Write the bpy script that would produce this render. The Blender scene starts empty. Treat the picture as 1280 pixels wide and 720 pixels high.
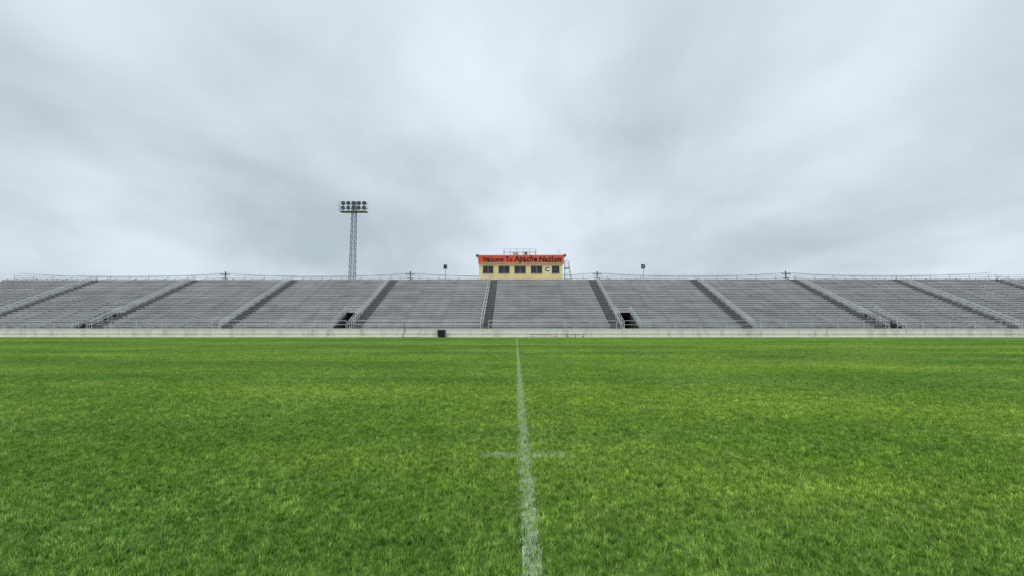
import bpy, math, random
import numpy as np
from mathutils import Vector, Matrix
random.seed(7); rng=np.random.default_rng(7)
S=bpy.context.scene
COL=S.collection

# ---------------------------------------------------------------- materials
def new_mat(name):
    m=bpy.data.materials.new(name); m.use_nodes=True
    nt=m.node_tree; b=nt.nodes['Principled BSDF']
    return m,nt,b
def mat(name,col,rough=0.6,metal=0.0,var=0.15,scale=3.0,bump=0.0,bscale=30):
    m,nt,b=new_mat(name)
    N=nt.nodes.new; L=nt.links.new
    geo=N('ShaderNodeNewGeometry')
    no=N('ShaderNodeTexNoise'); no.inputs['Scale'].default_value=scale; no.inputs['Detail'].default_value=6
    L(geo.outputs['Position'],no.inputs['Vector'])
    r=N('ShaderNodeValToRGB')
    r.color_ramp.elements[0].position=0.3; r.color_ramp.elements[1].position=0.7
    r.color_ramp.elements[0].color=[c*(1-var) for c in col]+[1]
    r.color_ramp.elements[1].color=[min(1,c*(1+var)) for c in col]+[1]
    L(no.outputs['Fac'],r.inputs['Fac']); L(r.outputs['Color'],b.inputs['Base Color'])
    b.inputs['Roughness'].default_value=rough; b.inputs['Metallic'].default_value=metal
    if bump>0:
        n2=N('ShaderNodeTexNoise'); n2.inputs['Scale'].default_value=bscale
        L(geo.outputs['Position'],n2.inputs['Vector'])
        bp=N('ShaderNodeBump'); bp.inputs['Strength'].default_value=bump; bp.inputs['Distance'].default_value=0.02
        L(n2.outputs['Fac'],bp.inputs['Height']); L(bp.outputs['Normal'],b.inputs['Normal'])
    return m
M_alu=[mat('seat_aluminium_a',(0.66,0.66,0.665),0.45,0.1,0.10,0.6),
       mat('seat_aluminium_b',(0.76,0.76,0.765),0.45,0.1,0.10,0.6),
       mat('seat_aluminium_c',(0.56,0.56,0.565),0.5,0.1,0.12,0.6)]
M_deck=mat('deck_riser',(0.43,0.43,0.44),0.6,0.05,0.25,0.4)
M_dark=mat('dark_steel_painted_shade',(0.05,0.05,0.053),0.8,0,0.3,2)  # near-black colour paints in the shade between aisle treads; also brackets and lintel
M_tread=mat('aisle_tread',(0.38,0.385,0.39),0.5,0.2,0.15,2)
M_galv=mat('galvanised_pipe',(0.66,0.67,0.68),0.4,0.3,0.10,2)
M_galvd=mat('weathered_steel',(0.16,0.165,0.17),0.5,0.4,0.2,2)
M_black=mat('black_plastic',(0.015,0.016,0.017),0.45,0,0.2,3)
M_wood=mat('pole_wood',(0.07,0.055,0.045),0.9,0,0.3,2)
M_white=mat('white_paint',(0.82,0.81,0.77),0.5,0,0.05,2)
M_yel=mat('yellow_wall_paint',(0.82,0.67,0.34),0.7,0,0.07,0.8,0.1)
M_tan=mat('tan_trim',(0.60,0.53,0.36),0.6,0,0.1,1)
M_or=mat('orange_banner',(0.72,0.085,0.028),0.5,0,0.14,1.2)
M_roof=mat('roof_metal',(0.45,0.45,0.45),0.5,0.2,0.1,1)
M_blk=mat('black_lettering',(0.010,0.008,0.008),0.7,0,0.1,3)
M_rust=mat('bench_frame_rust',(0.12,0.075,0.05),0.7,0.2,0.3,3)
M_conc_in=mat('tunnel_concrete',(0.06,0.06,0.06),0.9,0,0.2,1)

def wall_mat():
    m,nt,b=new_mat('painted_concrete'); N=nt.nodes.new; L=nt.links.new
    g=N('ShaderNodeNewGeometry')
    mp=N('ShaderNodeMapping'); mp.inputs['Scale'].default_value=(1.0,1.6,0.2)
    L(g.outputs['Position'],mp.inputs['Vector'])
    n=N('ShaderNodeTexNoise'); n.inputs['Scale'].default_value=1.0; n.inputs['Detail'].default_value=8; n.inputs['Roughness'].default_value=0.65
    L(mp.outputs['Vector'],n.inputs['Vector'])
    r=N('ShaderNodeValToRGB'); e=r.color_ramp.elements
    e[0].position=0.28; e[0].color=(0.52,0.50,0.43,1); e[1].position=0.52; e[1].color=(0.80,0.77,0.69,1)
    L(n.outputs['Fac'],r.inputs['Fac']); L(r.outputs['Color'],b.inputs['Base Color'])
    b.inputs['Roughness'].default_value=0.85
    return m
M_wall=wall_mat()

def glass_mat():
    m,nt,b=new_mat('window_glass')
    b.inputs['Base Color'].default_value=(0.02,0.024,0.03,1); b.inputs['Roughness'].default_value=0.08
    n=nt.nodes.new('ShaderNodeTexNoise'); n.inputs['Scale'].default_value=0.7
    bp=nt.nodes.new('ShaderNodeBump'); bp.inputs['Strength'].default_value=0.08
    nt.links.new(n.outputs['Fac'],bp.inputs['Height']); nt.links.new(bp.outputs['Normal'],b.inputs['Normal'])
    return m
M_glass=glass_mat()

def grass_color(nt):
    """colour from world position"""
    N=nt.nodes.new; L=nt.links.new
    g=N('ShaderNodeNewGeometry')
    def noise(sc,det=3,ro=0.5,vec=None):
        n=N('ShaderNodeTexNoise'); n.inputs['Scale'].default_value=sc; n.inputs['Detail'].default_value=det; n.inputs['Roughness'].default_value=ro
        L(vec or g.outputs['Position'],n.inputs['Vector']); return n.outputs['Fac']
    def ramp(f,c0,c1,p0=.35,p1=.65):
        r=N('ShaderNodeValToRGB'); e=r.color_ramp.elements
        e[0].position=p0; e[1].position=p1; e[0].color=c0; e[1].color=c1
        L(f,r.inputs['Fac']); return r.outputs['Color']
    def mix(f,a,b,t='MIX'):
        x=N('ShaderNodeMix'); x.data_type='RGBA'; x.blend_type=t
        if isinstance(f,(int,float)): x.inputs['Factor'].default_value=f
        else: L(f,x.inputs['Factor'])
        L(a,x.inputs['A']); L(b,x.inputs['B']); return x.outputs['Result']
    base=ramp(noise(0.25,4),(0.285,0.58,0.040,1),(0.40,0.70,0.065,1))
    mid=ramp(noise(2.2,5,0.65),(0.74,0.77,0.74,1),(1.15,1.10,1.1,1),.32,.68)
    c=mix(1.0,base,mid,'MULTIPLY')
    fine=ramp(noise(16,4,0.7),(0.48,0.56,0.5,1),(1.40,1.25,1.5,1),.38,.62)
    c=mix(1.0,c,fine,'MULTIPLY')
    mp=N('ShaderNodeMapping'); mp.inputs['Scale'].default_value=(0.03,0.17,0.0); L(g.outputs['Position'],mp.inputs['Vector'])
    band=ramp(noise(1.0,4,0.55,mp.outputs['Vector']),(0.74,0.82,0.9,1),(1.22,1.08,1.0,1),.40,.60)
    c=mix(1.0,c,band,'MULTIPLY')
    return c,g,noise,ramp,mix
def grass_blade_mat(name,painted=False):
    m,nt,b=new_mat(name); N=nt.nodes.new; L=nt.links.new
    c,g,noise,ramp,mix=grass_color(nt)
    at=N('ShaderNodeAttribute'); at.attribute_name='tint'
    tr=ramp(at.outputs['Fac'],(0.40,0.55,0.5,1),(1.70,1.35,3.0,1),0.0,1.0)
    c=mix(1.0,c,tr,'MULTIPLY')
    if painted:
        w=ramp(noise(9,4,0.7),(0.46,0.62,0.34,1),(0.82,0.87,0.74,1),.35,.60)
        c=mix(0.82,c,w)
    L(c,b.inputs['Base Color']); b.inputs['Roughness'].default_value=0.5
    b.inputs['Specular IOR Level'].default_value=0.4
    tl=N('ShaderNodeBsdfTranslucent'); L(c,tl.inputs['Color'])
    ms=N('ShaderNodeMixShader'); ms.inputs[0].default_value=0.35
    out=nt.nodes['Material Output']
    L(b.outputs[0],ms.inputs[1]); L(tl.outputs[0],ms.inputs[2]); L(ms.outputs[0],out.inputs['Surface'])
    return m
M_blade=grass_blade_mat('grass_blade'); M_pblade=grass_blade_mat('painted_grass_blade',True)
def ground_mat():
    m,nt,b=new_mat('turf_ground')
    c,g,noise,ramp,mix=grass_color(nt)
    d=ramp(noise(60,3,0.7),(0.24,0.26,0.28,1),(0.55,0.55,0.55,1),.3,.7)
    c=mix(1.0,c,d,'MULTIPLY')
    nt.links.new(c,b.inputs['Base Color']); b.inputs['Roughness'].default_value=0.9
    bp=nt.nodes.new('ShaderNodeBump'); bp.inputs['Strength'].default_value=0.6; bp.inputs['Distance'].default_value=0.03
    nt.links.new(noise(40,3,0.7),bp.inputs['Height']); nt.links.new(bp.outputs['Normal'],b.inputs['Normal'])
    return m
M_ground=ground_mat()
def paint_mat():
    m,nt,b=new_mat('field_paint'); N=nt.nodes.new; L=nt.links.new
    g=N('ShaderNodeNewGeometry'); n=N('ShaderNodeTexNoise'); n.inputs['Scale'].default_value=14; n.inputs['Detail'].default_value=6; n.inputs['Roughness'].default_value=0.75
    L(g.outputs['Position'],n.inputs['Vector'])
    r=N('ShaderNodeValToRGB'); e=r.color_ramp.elements; e[0].position=.40;e[1].position=.56
    e[0].color=(0,0,0,1); e[1].color=(1,1,1,1)
    L(n.outputs['Fac'],r.inputs['Fac']); L(r.outputs['Color'],b.inputs['Alpha'])
    b.inputs['Base Color'].default_value=(0.56,0.66,0.44,1); b.inputs['Roughness'].default_value=0.9
    return m
M_paint=paint_mat()

# ---------------------------------------------------------------- mesh builder
class MB:
    def __init__(s): s.v=[];s.f=[];s.mi=[];s.mats=[]
    def m(s,mt):
        if mt not in s.mats: s.mats.append(mt)
        return s.mats.index(mt)
    def quad(s,a,b,c,d,mt):
        n=len(s.v); s.v+= [a,b,c,d]; s.f.append((n,n+1,n+2,n+3)); s.mi.append(s.m(mt))
    def box(s,x0,x1,y0,y1,z0,z1,mt):
        n=len(s.v); k=s.m(mt)
        s.v+=[(x0,y0,z0),(x1,y0,z0),(x1,y1,z0),(x0,y1,z0),(x0,y0,z1),(x1,y0,z1),(x1,y1,z1),(x0,y1,z1)]
        for q in ((0,3,2,1),(4,5,6,7),(0,1,5,4),(1,2,6,5),(2,3,7,6),(3,0,4,7)):
            s.f.append(tuple(n+i for i in q)); s.mi.append(k)
    def tube(s,p0,p1,r,mt,seg=6,r1=None):
        p0=Vector(p0);p1=Vector(p1); d=(p1-p0)
        if d.length<1e-6: return
        d.normalize(); up=Vector((0,0,1)) if abs(d.z)<.9 else Vector((1,0,0))
        u=d.cross(up).normalized(); w=d.cross(u)
        r1=r if r1 is None else r1
        n=len(s.v);k=s.m(mt)
        for p,rr in((p0,r),(p1,r1)):
            for i in range(seg):
                a=2*math.pi*i/seg; s.v.append(tuple(p+u*math.cos(a)*rr+w*math.sin(a)*rr))
        for i in range(seg):
            j=(i+1)%seg; s.f.append((n+i,n+j,n+seg+j,n+seg+i)); s.mi.append(k)
        s.f.append(tuple(n+i for i in range(seg))[::-1]); s.mi.append(k)
        s.f.append(tuple(n+seg+i for i in range(seg))); s.mi.append(k)
    def path(s,pts,r,mt,seg=6):
        for a,b in zip(pts,pts[1:]): s.tube(a,b,r,mt,seg)
    def obj(s,name,parent=None,loc=(0,0,0)):
        me=bpy.data.meshes.new(name); me.from_pydata(s.v,[],s.f)
        for mt in s.mats: me.materials.append(mt)
        me.polygons.foreach_set('material_index',s.mi); me.update()
        o=bpy.data.objects.new(name,me); COL.objects.link(o); o.location=loc
        if parent: o.parent=parent
        return o
def empty(name,loc=(0,0,0)):
    e=bpy.data.objects.new(name,None); COL.objects.link(e); e.location=loc; return e
def text(name,body,loc,size,mt,parent=None,offset=0.0,shear=0.0,rotz=0.0,align='CENTER',tilt=0.0,xs=1.0,extr=0.01):
    c=bpy.data.curves.new(name,'FONT'); c.body=body; c.size=size; c.offset=offset; c.shear=shear; c.extrude=extr
    c.align_x=align; c.align_y='CENTER'; c.resolution_u=3
    o=bpy.data.objects.new(name,c); COL.objects.link(o)
    o.location=loc; o.rotation_euler=(math.radians(90),tilt,rotz); o.scale=(xs,1,1)
    c.materials.append(mt)
    if parent: o.parent=parent
    return o

# ---------------------------------------------------------------- ground
g=MB(); 
g.quad((-900,-300,0),(900,-300,0),(900,1500,0),(-900,1500,0),M_ground)
g.obj('ground')

# ---------------------------------------------------------------- grass blades
def blades(px,py,length,width,name,mt,z0=0.0,lean=0.6,lf=None,tn=None):
    n=len(px)
    a=rng.uniform(0,2*np.pi,n); la=rng.uniform(0,2*np.pi,n)
    L=length*rng.uniform(0.6,1.2,n); ln=lean*rng.uniform(0.1,1.3,n)
    if lf is not None: L=L*lf
    wx=np.cos(a)*width*0.5; wy=np.sin(a)*width*0.5
    dx=np.cos(la)*ln*L; dy=np.sin(la)*ln*L; h=L*np.sqrt(np.clip(1-(ln*0.8)**2,0.15,1))
    V=np.zeros((n,5,3),np.float32)
    V[:,0]=np.stack([px-wx,py-wy,np.full(n,z0)],1); V[:,1]=np.stack([px+wx,py+wy,np.full(n,z0)],1)
    mx=px+dx*0.35; my=py+dy*0.35; mz=z0+h*0.6
    V[:,2]=np.stack([mx+wx*.8,my+wy*.8,mz],1); V[:,3]=np.stack([mx-wx*.8,my-wy*.8,mz],1)
    V[:,4]=np.stack([px+dx,py+dy,z0+h],1)
    base=np.arange(n)*5
    quads=np.stack([base,base+1,base+2,base+3],1); tris=np.stack([base+3,base+2,base+4],1)
    loops=np.concatenate([quads,tris],1).reshape(-1)
    ls=np.stack([np.arange(n)*7,np.arange(n)*7+4],1).reshape(-1)
    me=bpy.data.meshes.new(name)
    me.vertices.add(n*5); me.vertices.foreach_set('co',V.reshape(-1))
    me.loops.add(n*7); me.loops.foreach_set('vertex_index',loops.astype(np.int32))
    me.polygons.add(n*2); me.polygons.foreach_set('loop_start',ls.astype(np.int32))
    me.update(calc_edges=True)
    at=me.attributes.new('tint','FLOAT','POINT')
    t=rng.normal(0.40,0.26,n)
    if tn is not None: t=t+tn
    t=np.repeat(np.clip(t,0,1),5); at.data.foreach_set('value',t.astype(np.float32))
    me.materials.append(mt); me.validate()
    return me
def clump_points(n,size,sp):
    nc=max(10,int(n/14)); cx=rng.uniform(-size/2,size/2,nc); cy=rng.uniform(-size/2,size/2,nc)
    clf=rng.uniform(0.6,1.4,nc); ct=rng.normal(0,.24,nc)
    k=rng.integers(0,nc,n)
    px=cx[k]+rng.normal(0,sp,n); py=cy[k]+rng.normal(0,sp,n)
    lf=clf[k]; tn=ct[k]+ (lf-1)*.25
    u=rng.random(n)<0.3
    px=np.where(u,rng.uniform(-size/2,size/2,n),px); py=np.where(u,rng.uniform(-size/2,size/2,n),py)
    lf=np.where(u,.8,lf); tn=np.where(u,-.1,tn)
    return px,py,lf,tn
def patch_collection(name,size,dens,length,width,nv,sp):
    c=bpy.data.collections.new(name)
    for i in range(nv):
        px,py,lf,tn=clump_points(int(dens*size*size),size,sp)
        me=blades(px,py,length,width,'grass_tuft_patch',M_blade,lf=lf,tn=tn)
        o=bpy.data.objects.new('grass_tuft_patch',me); c.objects.link(o)
    return c
def scatter(name,coll,pts):
    me=bpy.data.meshes.new(name); me.from_pydata(pts,[],[])
    o=bpy.data.objects.new(name,me); COL.objects.link(o)
    ng=bpy.data.node_groups.new(name,'GeometryNodeTree')
    ng.interface.new_socket(name='Geometry',in_out='INPUT',socket_type='NodeSocketGeometry')
    ng.interface.new_socket(name='Geometry',in_out='OUTPUT',socket_type='NodeSocketGeometry')
    N=ng.nodes.new; L=ng.links.new
    gi=N('NodeGroupInput'); go=N('NodeGroupOutput'); ip=N('GeometryNodeInstanceOnPoints')
    ci=N('GeometryNodeCollectionInfo'); ci.inputs['Collection'].default_value=coll
    ci.inputs['Separate Children'].default_value=True; ci.inputs['Reset Children'].default_value=True
    ip.inputs['Pick Instance'].default_value=True
    ri=N('FunctionNodeRandomValue'); ri.data_type='INT'
    for s_ in ri.inputs:
        if s_.type=='INT' and s_.name=='Min': s_.default_value=0
        if s_.type=='INT' and s_.name=='Max': s_.default_value=99
    rr=N('FunctionNodeRandomValue'); rr.data_type='INT'
    for s_ in rr.inputs:
        if s_.type=='INT' and s_.name=='Min': s_.default_value=0
        if s_.type=='INT' and s_.name=='Max': s_.default_value=3
        if s_.name=='Seed': s_.default_value=5
    mu=N('ShaderNodeMath'); mu.operation='MULTIPLY'; mu.inputs[1].default_value=math.pi/2
    cx=N('ShaderNodeCombineXYZ')
    ro=[x for x in rr.outputs if x.type=='INT'][0]; io=[x for x in ri.outputs if x.type=='INT'][0]
    L(ro,mu.inputs[0]); L(mu.outputs[0],cx.inputs['Z'])
    L(gi.outputs[0],ip.inputs['Points']); L(ci.outputs[0],ip.inputs['Instance'])
    L(io,ip.inputs['Instance Index']); L(cx.outputs[0],ip.inputs['Rotation'])
    L(ip.outputs[0],go.inputs[0])
    md=o.modifiers.new('scatter','NODES'); md.node_group=ng
    return o
near=patch_collection('grass_near',1.0,6500,0.042,0.0066,5,.014)
midc=patch_collection('grass_mid',2.0,3200,0.044,0.009,3,.022)
farc=patch_collection('grass_far',4.0,1200,0.045,0.016,3,.04)
pn=[(x+.5,y+.5,0) for y in range(0,8) for x in range(-int(2+1.25*(y+1)),int(2+1.25*(y+1)))]
scatter('grass',near,pn)
pm=[(x*2+1,y*2+1,0) for y in range(4,10) for x in range(-int(3+1.25*(y+1)),int(3+1.25*(y+1)))]
scatter('grass',midc,pm)
pf=[(x*4+2,y*4+2,0) for y in range(5,15) for x in range(-int(2+1.25*(y+1)),int(2+1.25*(y+1)))]
scatter('grass',farc,pf)

# painted yard line + hash mark (thin sheet in the turf + painted blades)
LX=0.10
yl=MB()
yl.quad((LX-.06,0.5,.004),(LX+.06,0.5,.004),(LX+.06,58,.004),(LX-.06,58,.004),M_paint)
YL=yl.obj('painted_yard_line')
def lb(name,n,x0,x1,y0,y1,sg,L,w,wear=.5):
    x=rng.uniform(x0,x1,n)+rng.normal(0,sg,n); y=rng.uniform(y0,y1,n)+rng.normal(0,sg,n)
    f=.5+.5*np.sin(y*9.1+np.sin(y*3.3)*2+x*21)*np.sin(y*4.3+x*47+1.3)
    keep=rng.random(n)<(1-wear*f*1.3)
    x,y=x[keep],y[keep]
    me=blades(x,y,L,w,name,M_pblade,z0=0.002); o=bpy.data.objects.new(name,me); COL.objects.link(o); return o
for a in [(5200,LX-.05,LX+.05,0.6,8,.022,.046,.0065),(4600,LX-.05,LX+.05,8,20,.022,.048,.0095),(3600,LX-.05,LX+.05,20,58,.02,.050,.016)]:
    o=lb('painted_blades',*a); o.parent=YL
lb('painted_hash_mark',1050,LX-.51,LX+.51,5.26,5.40,.035,.045,.0065,.55)

# ---------------------------------------------------------------- grandstand
STAND=empty('bleacher_grandstand')
X0,X1=-96,96
Y0=62.8; DP=0.76; RS=0.34; NR=27; ZB=1.18; WF=61.0
yr=lambda i:Y0+i*DP
zr=lambda i:ZB+i*RS
SP=18.4; AC=-4.25; AW=0.85
aisles=[AC+k*SP for k in range(-5,6) if X0<AC+k*SP<X1]
tun=[]
for a in aisles:
    k=round((a-AC)/SP)
    if k in(1,3): tun.append((a+AW+0.15,a+AW+2.35))
    if k in(-1,-3): tun.append((a-AW-2.35,a-AW-0.15))
TR=7
def segs(lo,hi,cuts):
    out=[];c=lo
    for a,b in sorted(cuts):
        if a>c: out.append((c,a))
        c=max(c,b)
    if c<hi: out.append((c,hi))
    return out
deck=MB()
for i in range(NR):
    cuts=tun if i<TR else []
    zp=ZB if i==0 else zr(i-1)
    z=zr(i)
    for a,b in segs(X0,X1,cuts):
        if i>0: deck.quad((a,yr(i),zp),(b,yr(i),zp),(b,yr(i),z),(a,yr(i),z),M_deck)
        deck.quad((a,yr(i),z),(b,yr(i),z),(b,yr(i)+DP,z),(a,yr(i)+DP,z),M_deck)
YT=yr(NR); ZT=zr(NR-1)
deck.quad((X0,YT,ZT),(X1,YT,ZT),(X1,YT+1.2,ZT),(X0,YT+1.2,ZT),M_deck)
deck.quad((X1,YT+1.2,0),(X0,YT+1.2,0),(X0,YT+1.2,ZT),(X1,YT+1.2,ZT),M_deck)
deck.quad((X0,WF+.02,ZB),(X1,WF+.02,ZB),(X1,Y0,ZB),(X0,Y0,ZB),M_deck)
for xx in (X0,X1):
    for i in range(NR): deck.quad((xx,yr(i),0),(xx,yr(i)+DP,0),(xx,yr(i)+DP,zr(i)),(xx,yr(i),zr(i)),M_deck)
for a,b in tun:   # entry tunnels
    yb=yr(TR); ye=yb+4.0; zt=zr(TR)-0.35
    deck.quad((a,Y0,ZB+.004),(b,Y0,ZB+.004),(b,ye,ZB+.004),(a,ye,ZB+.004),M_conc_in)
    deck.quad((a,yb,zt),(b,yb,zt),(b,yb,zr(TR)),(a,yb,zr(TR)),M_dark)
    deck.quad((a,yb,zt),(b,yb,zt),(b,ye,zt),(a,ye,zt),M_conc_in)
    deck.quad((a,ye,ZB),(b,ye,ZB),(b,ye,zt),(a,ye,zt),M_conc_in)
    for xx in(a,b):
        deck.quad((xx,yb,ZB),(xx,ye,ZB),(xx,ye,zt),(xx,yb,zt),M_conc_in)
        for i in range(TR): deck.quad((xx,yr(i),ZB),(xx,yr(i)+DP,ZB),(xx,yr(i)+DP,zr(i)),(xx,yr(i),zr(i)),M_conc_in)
deck.obj('deck',STAND)
w=MB()
x=X0
while x<X1:
    w.box(x,x+6.08,WF,WF+.2,0.0,1.08,M_wall); x+=6.1
w.box(X0,X1,WF-.05,WF+.26,1.08,1.18,M_white)
w.box(X0,X1,WF-.10,WF-.003,0.50,0.56,M_wall)
w.box(X0,X1,WF-.35,WF-.004,-.1,0.14,M_wall)
w.obj('front_wall',STAND)
st=MB()
for i in range(NR):
    cuts=[(a-AW,a+AW) for a in aisles]+(tun if i<TR+1 else [])
    for a,b in segs(X0,X1,cuts):
        a+=0.06;b-=0.06
        if b-a<.4: continue
        n=max(1,round((b-a)/5.5)); wd=(b-a)/n
        for k in range(n):
            xa=a+k*wd+0.008; xb=a+(k+1)*wd-0.008
            mt=random.choices(M_alu,[3,3,2])[0]
            dz=random.uniform(-.008,.008); dy=random.uniform(-.012,.012)
            y=yr(i)+0.40+dy; z=zr(i)+0.40+dz
            st.box(xa,xb,y,y+.27,z-.05,z,mt)
            st.box(xa,xb,yr(i)-.03,yr(i)-.004,zr(i)-.05,zr(i)+.005,random.choice(M_alu))
            m_=max(1,int(wd/1.83))
            for q in range(m_+1):
                xs=xa+.1+q*(xb-xa-.2)/m_
                st.box(xs-.025,xs+.025,y+.05,y+.2,zr(i)+.002,z-.051,M_tread)
st.obj('bench_seats',STAND)
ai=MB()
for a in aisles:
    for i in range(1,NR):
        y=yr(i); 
        ai.quad((a-AW,y-.006,zr(i-1)+.003),(a+AW,y-.006,zr(i-1)+.003),(a+AW,y-.006,zr(i)-.03),(a-AW,y-.006,zr(i)-.03),M_dark)  # dark sheet over the riser, painted-in shade of the open steps
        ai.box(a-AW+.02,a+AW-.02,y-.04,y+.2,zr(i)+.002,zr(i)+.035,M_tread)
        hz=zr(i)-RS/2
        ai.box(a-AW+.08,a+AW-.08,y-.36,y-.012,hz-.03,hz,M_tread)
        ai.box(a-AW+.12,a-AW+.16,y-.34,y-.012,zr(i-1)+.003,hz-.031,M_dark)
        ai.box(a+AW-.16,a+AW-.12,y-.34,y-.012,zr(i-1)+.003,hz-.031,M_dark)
        ai.quad((a-AW+.17,y-.30,zr(i-1)+.004),(a+AW-.17,y-.30,zr(i-1)+.004),(a+AW-.17,y-.30,hz-.031),(a-AW+.17,y-.30,hz-.031),M_dark)  # recessed dark sheet painting the shade under the half step
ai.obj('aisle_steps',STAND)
rl=MB()
def sloped(xx,i0,i1,mt=M_galv,r=.03):
    p=lambda i,h:(xx,yr(i)+.1,zr(i)+h)
    rl.tube(p(i0,1.0),p(i1,1.0),r,mt); rl.tube(p(i0,.55),p(i1,.55),r*.85,mt)
    i=i0
    while i<=i1:
        rl.tube(p(i,0),p(i,1.0),r,mt); i+=2
    rl.tube(p(i1,0),p(i1,1.0),r,mt)
for a in aisles:
    sd=1 if a>0 else -1
    sloped(a+sd*(AW-.12),0,NR-1)
    sloped(a+sd*(AW-.42),0,NR-1,r=.026)
for a,b in tun:
    for xx in(a-.03,b+.03): sloped(xx,0,TR)
    y=yr(TR)+.1
    for h in(.55,1.0): rl.tube((a,y,zr(TR)+h),(b,y,zr(TR)+h),.03,M_galv)
def straight(y,z,hs,post,r,x0,x1,skip=[],mt=M_galv):
    for a,b in segs(x0,x1,skip):
        for h in hs: rl.tube((a,y,z+h),(b,y,z+h),r,mt)
        n=max(1,round((b-a)/post))
        for k in range(n+1):
            xx=a+(b-a)*k/n; rl.tube((xx,y,z),(xx,y,z+max(hs)),r*1.2,mt)
M_gm=mat('back_rail_pipe',(0.36,0.37,0.38),0.45,0.3,0.1,2)
straight(YT+1.1,ZT,(.45,.8,1.15),3.68,.035,X0,X1,[(-7.2,9.1)],M_gm)
straight(WF+.12,ZB,(.55,1.08),3.68,.024,X0,X1,[(a-AW*.6,a+AW*.6) for a in aisles])
rl.obj('handrails',STAND)

# ---------------------------------------------------------------- press box
PB=empty('press_box')
yF=YT+.5; bx0,bx1=-6.95,8.75; zb=ZT; zk=13.35; ztp=14.85
p=MB()
wins=[(-6.25,-4.25),(-3.3,-1.2),(-.3,1.85),(2.8,4.95),(6.75,8.2)]
wz0,wz1=11.5,12.95
p.box(bx0,bx1,yF,yF+.2,zb,wz0,M_yel); p.box(bx0,bx1,yF,yF+.2,wz1,zk,M_yel)
for a,b in segs(bx0,bx1,wins): p.box(a,b,yF,yF+.2,wz0,wz1,M_yel)
p.box(bx0,bx0+.2,yF+.2,yF+4.6,zb-9,zk,M_yel); p.box(bx1-.2,bx1,yF+.2,yF+4.6,zb-9,zk,M_yel)
p.box(bx0,bx1,yF+4.6,yF+4.8,zb-9,zk,M_yel)
p.box(bx0+.2,bx1-.2,yF+.2,yF+4.6,zb+.8,zb+.9,M_conc_in)
p.obj('walls',PB)
p=MB()
for a,b in wins:
    p.box(a,b,yF+.1,yF+.12,wz0,wz1,M_glass)
    for xa in (a,b-.05): p.box(xa,xa+.05,yF+.03,yF+.095,wz0,wz1,M_galvd)
    for za in (wz0,wz1-.05): p.box(a+.05,b-.05,yF+.03,yF+.095,za,za+.05,M_galvd)
    n=2 if b-a>1.7 else 1
    for k in range(1,n): 
        xm=a+(b-a)*k/n; p.box(xm-.025,xm+.025,yF+.05,yF+.09,wz0+.06,wz1-.06,M_roof)
    p.box(a-.08,b+.08,yF-.07,yF-.003,wz0-.09,wz0,M_tan)
p.obj('windows',PB)
p=MB()
p.box(-7.1,9.0,yF-.45,yF+5.0,ztp+.002,ztp+.08,M_roof)
p.box(-7.1,9.0,yF-.45,yF+5.0,zk,zk+.08,M_tan)
p.box(-7.1,-7.0,yF-.36,yF+5.0,zk+.082,ztp,M_or); p.box(8.9,9.0,yF-.36,yF+5.0,zk+.082,ztp,M_or)
p.box(bx0+.2,bx1-.2,yF+4.8,yF+4.9,zk+.082,ztp,M_or)
p.obj('roof',PB)
p=MB(); yb_=yF-.45
x=-7.1
while x<8.9:
    p.box(x,min(x+2.68,9.0),yb_,yb_+.08,zk+.082,ztp,M_or); x+=2.683
p.obj('banner_fascia',PB)
yt=yb_-.012
def word(s,xa,xb,zc,size,off,seed,jit=.05):
    r=random.Random(seed)
    adv={'W':.95,'m':.95,'l':.36,'i':.36,'t':.44,'T':.70,'A':.78,'N':.80,'c':.60,'p':.66,'h':.66,'a':.64,'o':.66,'e':.64,'n':.66}
    tot=sum(adv[c] for c in s); k=(xb-xa)/tot; x=xa
    for c in s:
        a=adv[c]*k
        text('letter_'+c,c,(x+a/2,yt,zc+r.uniform(-jit,jit)),size*r.uniform(.96,1.06),M_blk,PB,off,0.12,tilt=r.uniform(-.10,.10),xs=k/(size*.84))
        x+=a
word('Welcome',-6.15,-2.35,14.05,1.25,.045,1); word('To',-1.95,-.70,14.1,1.15,.045,2)
word('Apache',-.25,3.95,14.20,1.55,.052,3,.06); word('Nation',4.35,8.55,14.08,1.5,.052,4,.05)
p=MB(); p.box(5.42,6.28,yF-.04,yF-.003,11.6,12.85,M_white); p.obj('section_board',PB)
text('section_letter','C',(5.85,yF-.055,12.22),1.15,M_blk,PB,.045)
p=MB()
zr_=ztp+.08
for (xa,xb,ya,yb2) in ((-2.3,3.8,yF+.2,yF+3.5),):
    for h in(.6,1.2):
        for yy in(ya,yb2): p.tube((xa,yy,zr_+h),(xb,yy,zr_+h),.03,M_galvd)
        for xx in(xa,xb): p.tube((xx,ya,zr_+h),(xx,yb2,zr_+h),.03,M_galvd)
    for k in range(6):
        xx=xa+(xb-xa)*k/5
        for yy in(ya,yb2): p.tube((xx,yy,zr_),(xx,yy,zr_+1.2),.03,M_galvd)
p.box(-.6,.5,yF+1.2,yF+2.0,zr_,zr_+.7,M_roof); p.box(1.6,2.2,yF+1.2,yF+1.8,zr_,zr_+.9,M_galvd)
p.obj('roof_rail',PB)
p=MB()
for x,sz in((-7.25,.32),(9.15,.32)):
    p.tube((x,yF-.1,14.9),(x,yF-.7,14.75),.08,M_galvd,8,.30)
    p.tube((x,yF-.1,14.2),(x,yF-.1,15.1),.04,M_galvd)
p.tube((8.2,yF+1,zr_),(8.2,yF+1,zr_+1.5),.025,M_galvd)
p.obj('loudspeakers',PB)
p=MB()
lx=9.25
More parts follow.
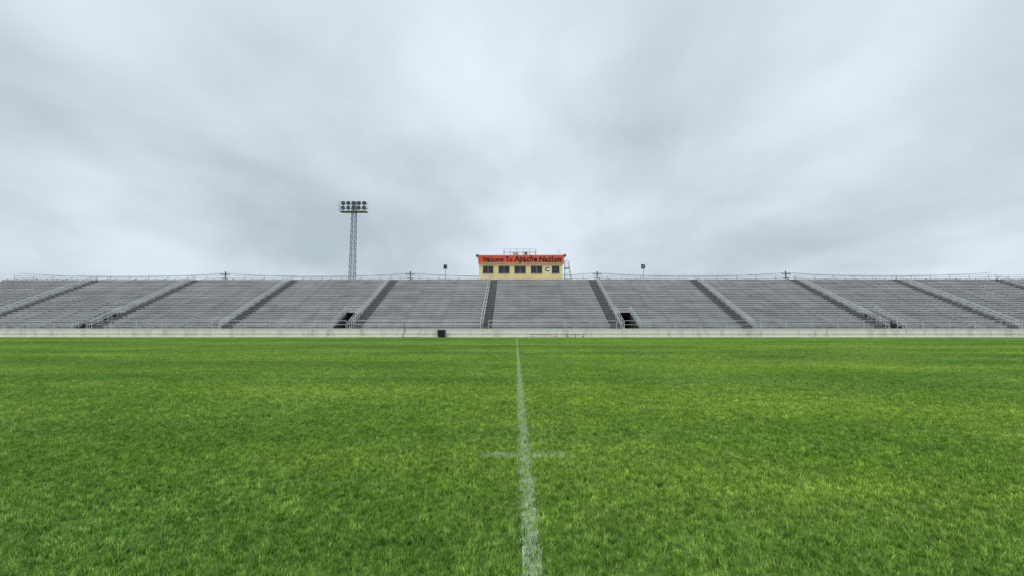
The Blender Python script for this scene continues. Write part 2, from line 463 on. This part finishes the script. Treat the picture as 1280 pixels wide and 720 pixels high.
for yy in (yF+.2,yF+1.2):
    p.tube((lx,yy,zb),(lx,yy,14.0),.035,M_galvd); p.tube((lx+1.3,yy,zb),(lx+.7,yy,13.6),.035,M_galvd)
for k in range(9):
    z=zb+.3+k*.45; p.tube((lx,yF+.2,z),(lx+1.25-.6*k/9,yF+.2,z),.022,M_galvd)
for k in range(4):
    z=zb+.3+k*.9; p.tube((lx,yF+.2,z),(lx+1.2-.07*k,yF+.2,z+.9),.02,M_galvd)
p.box(lx-.1,lx+.85,yF+.1,yF+1.5,12.55,12.62,M_galvd)
cv=[(lx+.35+.5*math.cos(t),yF+.2,13.5+.5*math.sin(t)) for t in [math.pi*j/8 for j in range(9)]]
p.path(cv,.03,M_galvd)
p.obj('access_ladder',PB)

# ---------------------------------------------------------------- section signs
def sec_sign(ch,x):
    e=empty('section_sign',(x,YT+1.0,ZT)); q=MB()
    q.tube((0,0,0),(0,0,2.95),.045,M_galvd,8); q.box(-.38,.38,-.075,-.048,2.40,3.20,M_roof)
    q.box(-.32,.32,-.045,-.03,2.6,2.66,M_galvd)
    q.obj('post_and_board',e)
    text('letter',ch,(0,-.09,2.80),1.02,M_blk,e,.065)
sec_sign('B',-13.4); sec_sign('D',24.05)

# ---------------------------------------------------------------- floodlight tower
def tower(x,y,H):
    e=empty('floodlight_tower',(x,y,0)); t=MB()
    def hw(z): return .62-(.62-.36)*z/H
    for sx in(-1,1):
        for sy in(-1,1):
            t.tube((sx*hw(0),sy*hw(0),0),(sx*hw(H),sy*hw(H),H),.06,M_galvd)
    n=22
    for k in range(n):
        z0=k*H/n; z1=(k+1)*H/n; a=hw(z0);b=hw(z1)
        for s in(-1,1):
            t.tube((-a,s*a,z0),(b,s*b,z1),.026,M_galvd); t.tube((a,s*a,z0),(-b,s*b,z1),.026,M_galvd)
            t.tube((s*a,-a,z0),(s*b,b,z1),.026,M_galvd)
            t.tube((-b,s*b,z1),(b,s*b,z1),.026,M_galvd); t.tube((s*b,-b,z1),(s*b,b,z1),.026,M_galvd)
    t.obj('lattice_mast',e)
    h=MB(); W=2.75
    h.box(-W,W,-.9,.6,H-2.12,H-2.05,M_galvd)
    for z in (H-1.6,H-.15,H-1.05):
        h.tube((-W,-.9,z),(W,-.9,z),.035,M_galvd)
    for xx in (-W,W):
        for z in(H-1.6,H-1.05): h.tube((xx,-.9,z),(xx,.6,z),.03,M_galvd)
    for k in range(7):
        xx=-W+2*W*k/6; h.tube((xx,-.9,H-2.05),(xx,-.9,H-.15 if k in(0,6) else H-1.05),.03,M_galvd)
    for z in(H-.35,H-1.35):
        h.tube((-W,0,z),(W,0,z),.06,M_galvd)
    h.obj('light_platform',e)
    f=MB()
    for z in(H-.3,H-1.3):
        for k in range(5):
            xx=-2.15+k*1.075
            f.tube((xx,-.15,z+.05),(xx,-.45,z-.05),.14,M_galvd,12,.42)
            f.tube((xx,-.45,z-.05),(xx,-.52,z-.07),.42,M_black,14,.40)
            f.tube((xx,-.521,z-.07),(xx,-.53,z-.072),.28,M_galvd,14,.26)
    f.obj('floodlamps',e)
tower(-33.2,90,27.0)

# ---------------------------------------------------------------- utility poles + lines
xsP=[-73.5,-26.6,20.4,67.5]
for x in xsP:
    e=empty('utility_pole',(x,112,0)); q=MB()
    q.tube((0,0,0),(0,0,15.4),.19,M_wood,10,.14)
    q.box(-1.15,1.15,-.2,-.08,14.55,14.7,M_wood); q.box(-.8,.8,-.2,-.08,13.6,13.74,M_wood)
    for xx in(-1.0,-.5,.5,1.0): q.tube((xx,-.14,14.7),(xx,-.14,14.95),.06,M_galvd,8,.03)
    q.tube((.45,-.15,12.5),(.45,-.15,13.4),.24,M_galvd,12)
    q.obj('pole_parts',e)
q=MB()
xw=[-125]+xsP+[118]
for off,z in((-1.0,14.95),(-.5,14.93),(.5,14.95),(1.0,14.97),(-.7,13.75),(0,12.6)):
    for a,b in zip(xw,xw[1:]):
        pts=[]
        for k in range(13):
            t=k/12; pts.append((a+(b-a)*t,112-.14+off*.6,z-4*(.9)*t*(1-t)))
        q.path(pts,.016,M_galvd,4)
q.obj('power_lines')

# ---------------------------------------------------------------- distant tree top behind stand
M_leaf=mat('foliage',(0.035,0.065,0.02),0.7,0,0.5,1.5)
def tree(x,y,h,rw):
    e=empty('tree',(x,y,0)); t=MB()
    t.tube((0,0,0),(0.1,0,h*.55),.28,M_wood,9,.16)
    r=random.Random(int(x*10))
    for k in range(7):
        a=r.uniform(0,6.28); L=rw*r.uniform(.4,.8); tip=(L*math.cos(a),L*math.sin(a),h*r.uniform(.65,.9))
        t.tube((0.05,0,h*r.uniform(.4,.55)),tip,.1,M_wood,6,.03)
    t.obj('trunk_and_limbs',e)
    c=MB()
    for k in range(34):
        a=r.uniform(0,6.28); rr=rw*math.sqrt(r.random()); zz=h*(.55+.4*r.random()*(1-(rr/rw)**2*.6))
        cx,cy=rr*math.cos(a),rr*math.sin(a)
        for j in range(55):
            v=Vector((r.gauss(0,1),r.gauss(0,1),r.gauss(0,.8)))*.38
            p0=Vector((cx,cy,zz))+v; d1=Vector((r.gauss(0,1),r.gauss(0,1),r.gauss(0,1))).normalized()*.14; d2=Vector((r.gauss(0,1),r.gauss(0,1),r.gauss(0,1))).normalized()*.14
            c.quad(tuple(p0-d1),tuple(p0-d2),tuple(p0+d1),tuple(p0+d2),M_leaf)
    c.obj('crown',e)
tree(22.6,108,14.2,1.7)

# ---------------------------------------------------------------- field-side objects
e=empty('trash_bin',(-9.95,60.2,0)); q=MB()
def taper(q,w0,d0,w1,d1,z0,z1,mt):
    n=len(q.v);k=q.m(mt)
    q.v+=[(-w0,-d0,z0),(w0,-d0,z0),(w0,d0,z0),(-w0,d0,z0),(-w1,-d1,z1),(w1,-d1,z1),(w1,d1,z1),(-w1,d1,z1)]
    for f in((0,3,2,1),(4,5,6,7),(0,1,5,4),(1,2,6,5),(2,3,7,6),(3,0,4,7)): q.f.append(tuple(n+i for i in f)); q.mi.append(k)
taper(q,.44,.35,.52,.42,.08,.92,M_black)
q.obj('body',e); q=MB()
taper(q,.55,.45,.55,.45,.922,.97,M_black); taper(q,.51,.42,.34,.27,.972,1.06,M_black)
q.obj('lid',e); q=MB()
for sx in(-.38,.38): q.tube((sx-.04,.36,.12),(sx+.04,.36,.12),.12,M_black,14)
q.tube((-.38,.52,.84),(.38,.52,.84),.02,M_black); q.tube((-.38,.40,.84),(-.38,.52,.84),.02,M_black); q.tube((.38,.40,.84),(.38,.52,.84),.02,M_black)
for sx in(-.25,0,.25): q.box(sx-.02,sx+.02,-.43,-.39,.2,.85,M_black)
q.obj('wheels_and_handle',e)
for x0,x1 in((1.75,5.7),(6.5,9.3)):
    e=empty('team_bench',((x0+x1)/2,59.9,0)); h=(x1-x0)/2; q=MB()
    q.box(-h,h,-.13,.13,.43,.47,M_rust); q.obj('seat',e); q=MB()
    for sx in(-h+.35,0,h-.35):
        q.tube((sx,-.05,.43),(sx,-.24,0),.025,M_rust); q.tube((sx,.05,.43),(sx,.24,0),.025,M_rust); q.tube((sx,-.18,.15),(sx,.18,.15),.02,M_rust)
    q.tube((-h+.35,0,.15),(-.03,0,.41),.018,M_rust); q.tube((h-.35,0,.15),(.03,0,.41),.018,M_rust)
    q.obj('legs',e)
q=MB()
q.path([(-15.2,61.2,2.2),(-15.15,60.9,1.25),(-15.05,60.86,.9),(-15.25,60.85,.5),(-15.35,60.6,.15),(-15.0,60.4,.02),(-13.9,60.35,.02),(-13.0,60.5,.02)],.035,M_black)
q.obj('black_hose')

# ---------------------------------------------------------------- world / light
W=bpy.data.worlds.new('World'); S.world=W; W.use_nodes=True
nt=W.node_tree; N=nt.nodes.new; L=nt.links.new
bg=nt.nodes['Background']
SE,SR=math.radians(55),math.radians(200)
sky=N('ShaderNodeTexSky'); sky.sky_type='NISHITA'; sky.sun_disc=False; sky.sun_elevation=SE; sky.sun_rotation=SR
sk=N('ShaderNodeVectorMath'); sk.operation='SCALE'; sk.inputs['Scale'].default_value=0.10
L(sky.outputs[0],sk.inputs[0])
tc=N('ShaderNodeTexCoord'); sp=N('ShaderNodeSeparateXYZ'); L(tc.outputs['Generated'],sp.inputs[0])
ad=N('ShaderNodeMath'); ad.operation='MAXIMUM'; ad.inputs[1].default_value=0.0; L(sp.outputs['Z'],ad.inputs[0])
ad2=N('ShaderNodeMath'); ad2.operation='ADD'; ad2.inputs[1].default_value=0.30; L(ad.outputs[0],ad2.inputs[0])
dx=N('ShaderNodeMath');dx.operation='DIVIDE';L(sp.outputs['X'],dx.inputs[0]);L(ad2.outputs[0],dx.inputs[1])
dy=N('ShaderNodeMath');dy.operation='DIVIDE';L(sp.outputs['Y'],dy.inputs[0]);L(ad2.outputs[0],dy.inputs[1])
cb=N('ShaderNodeCombineXYZ');L(dx.outputs[0],cb.inputs[0]);L(dy.outputs[0],cb.inputs[1])
mp=N('ShaderNodeMapping'); mp.inputs['Location'].default_value=(3.1,1.7,0); mp.inputs['Rotation'].default_value=(0,0,math.radians(25)); mp.inputs['Scale'].default_value=(1.0,0.75,1); L(cb.outputs[0],mp.inputs[0])
n1=N('ShaderNodeTexNoise'); n1.inputs['Scale'].default_value=1.35; n1.inputs['Detail'].default_value=7; n1.inputs['Roughness'].default_value=0.5; n1.inputs['Distortion'].default_value=0.15
L(mp.outputs[0],n1.inputs['Vector'])
r=N('ShaderNodeValToRGB'); e=r.color_ramp.elements
e[0].position=.32; e[0].color=(0.50,0.58,0.64,1); e[1].position=.64; e[1].color=(0.78,0.87,0.95,1)
L(n1.outputs['Fac'],r.inputs['Fac'])
zr1=N('ShaderNodeValToRGB'); e=zr1.color_ramp.elements
e[0].position=0.0; e[0].color=(0.93,0.94,0.95,1); e[1].position=.6; e[1].color=(1.08,1.07,1.05,1)
L(ad.outputs[0],zr1.inputs['Fac'])
mz=N('ShaderNodeMix'); mz.data_type='RGBA'; mz.blend_type='MULTIPLY'; mz.inputs['Factor'].default_value=1.0
L(r.outputs[0],mz.inputs['A']); L(zr1.outputs[0],mz.inputs['B'])
mx=N('ShaderNodeMix'); mx.data_type='RGBA'; mx.inputs['Factor'].default_value=0.94
L(sk.outputs[0],mx.inputs['A']); L(mz.outputs['Result'],mx.inputs['B'])
L(mx.outputs['Result'],bg.inputs['Color']); bg.inputs['Strength'].default_value=1.0
sl=bpy.data.lights.new('sun','SUN'); sl.energy=1.1; sl.angle=math.radians(25); sl.color=(1,.96,.90)
so=bpy.data.objects.new('sun',sl); COL.objects.link(so); so.rotation_euler=(math.radians(35),0,math.radians(-20))

# ---------------------------------------------------------------- camera
cd=bpy.data.cameras.new('camera'); cd.sensor_width=36; cd.lens=36*560/1280; cd.clip_start=.05; cd.clip_end=5000
co=bpy.data.objects.new('camera',cd); COL.objects.link(co)
co.location=(0,0,1.5); co.rotation_euler=(math.radians(90+4.9),0,math.radians(.51))
S.camera=co
S.view_settings.view_transform='Standard'; S.view_settings.look='None'; S.view_settings.exposure=0
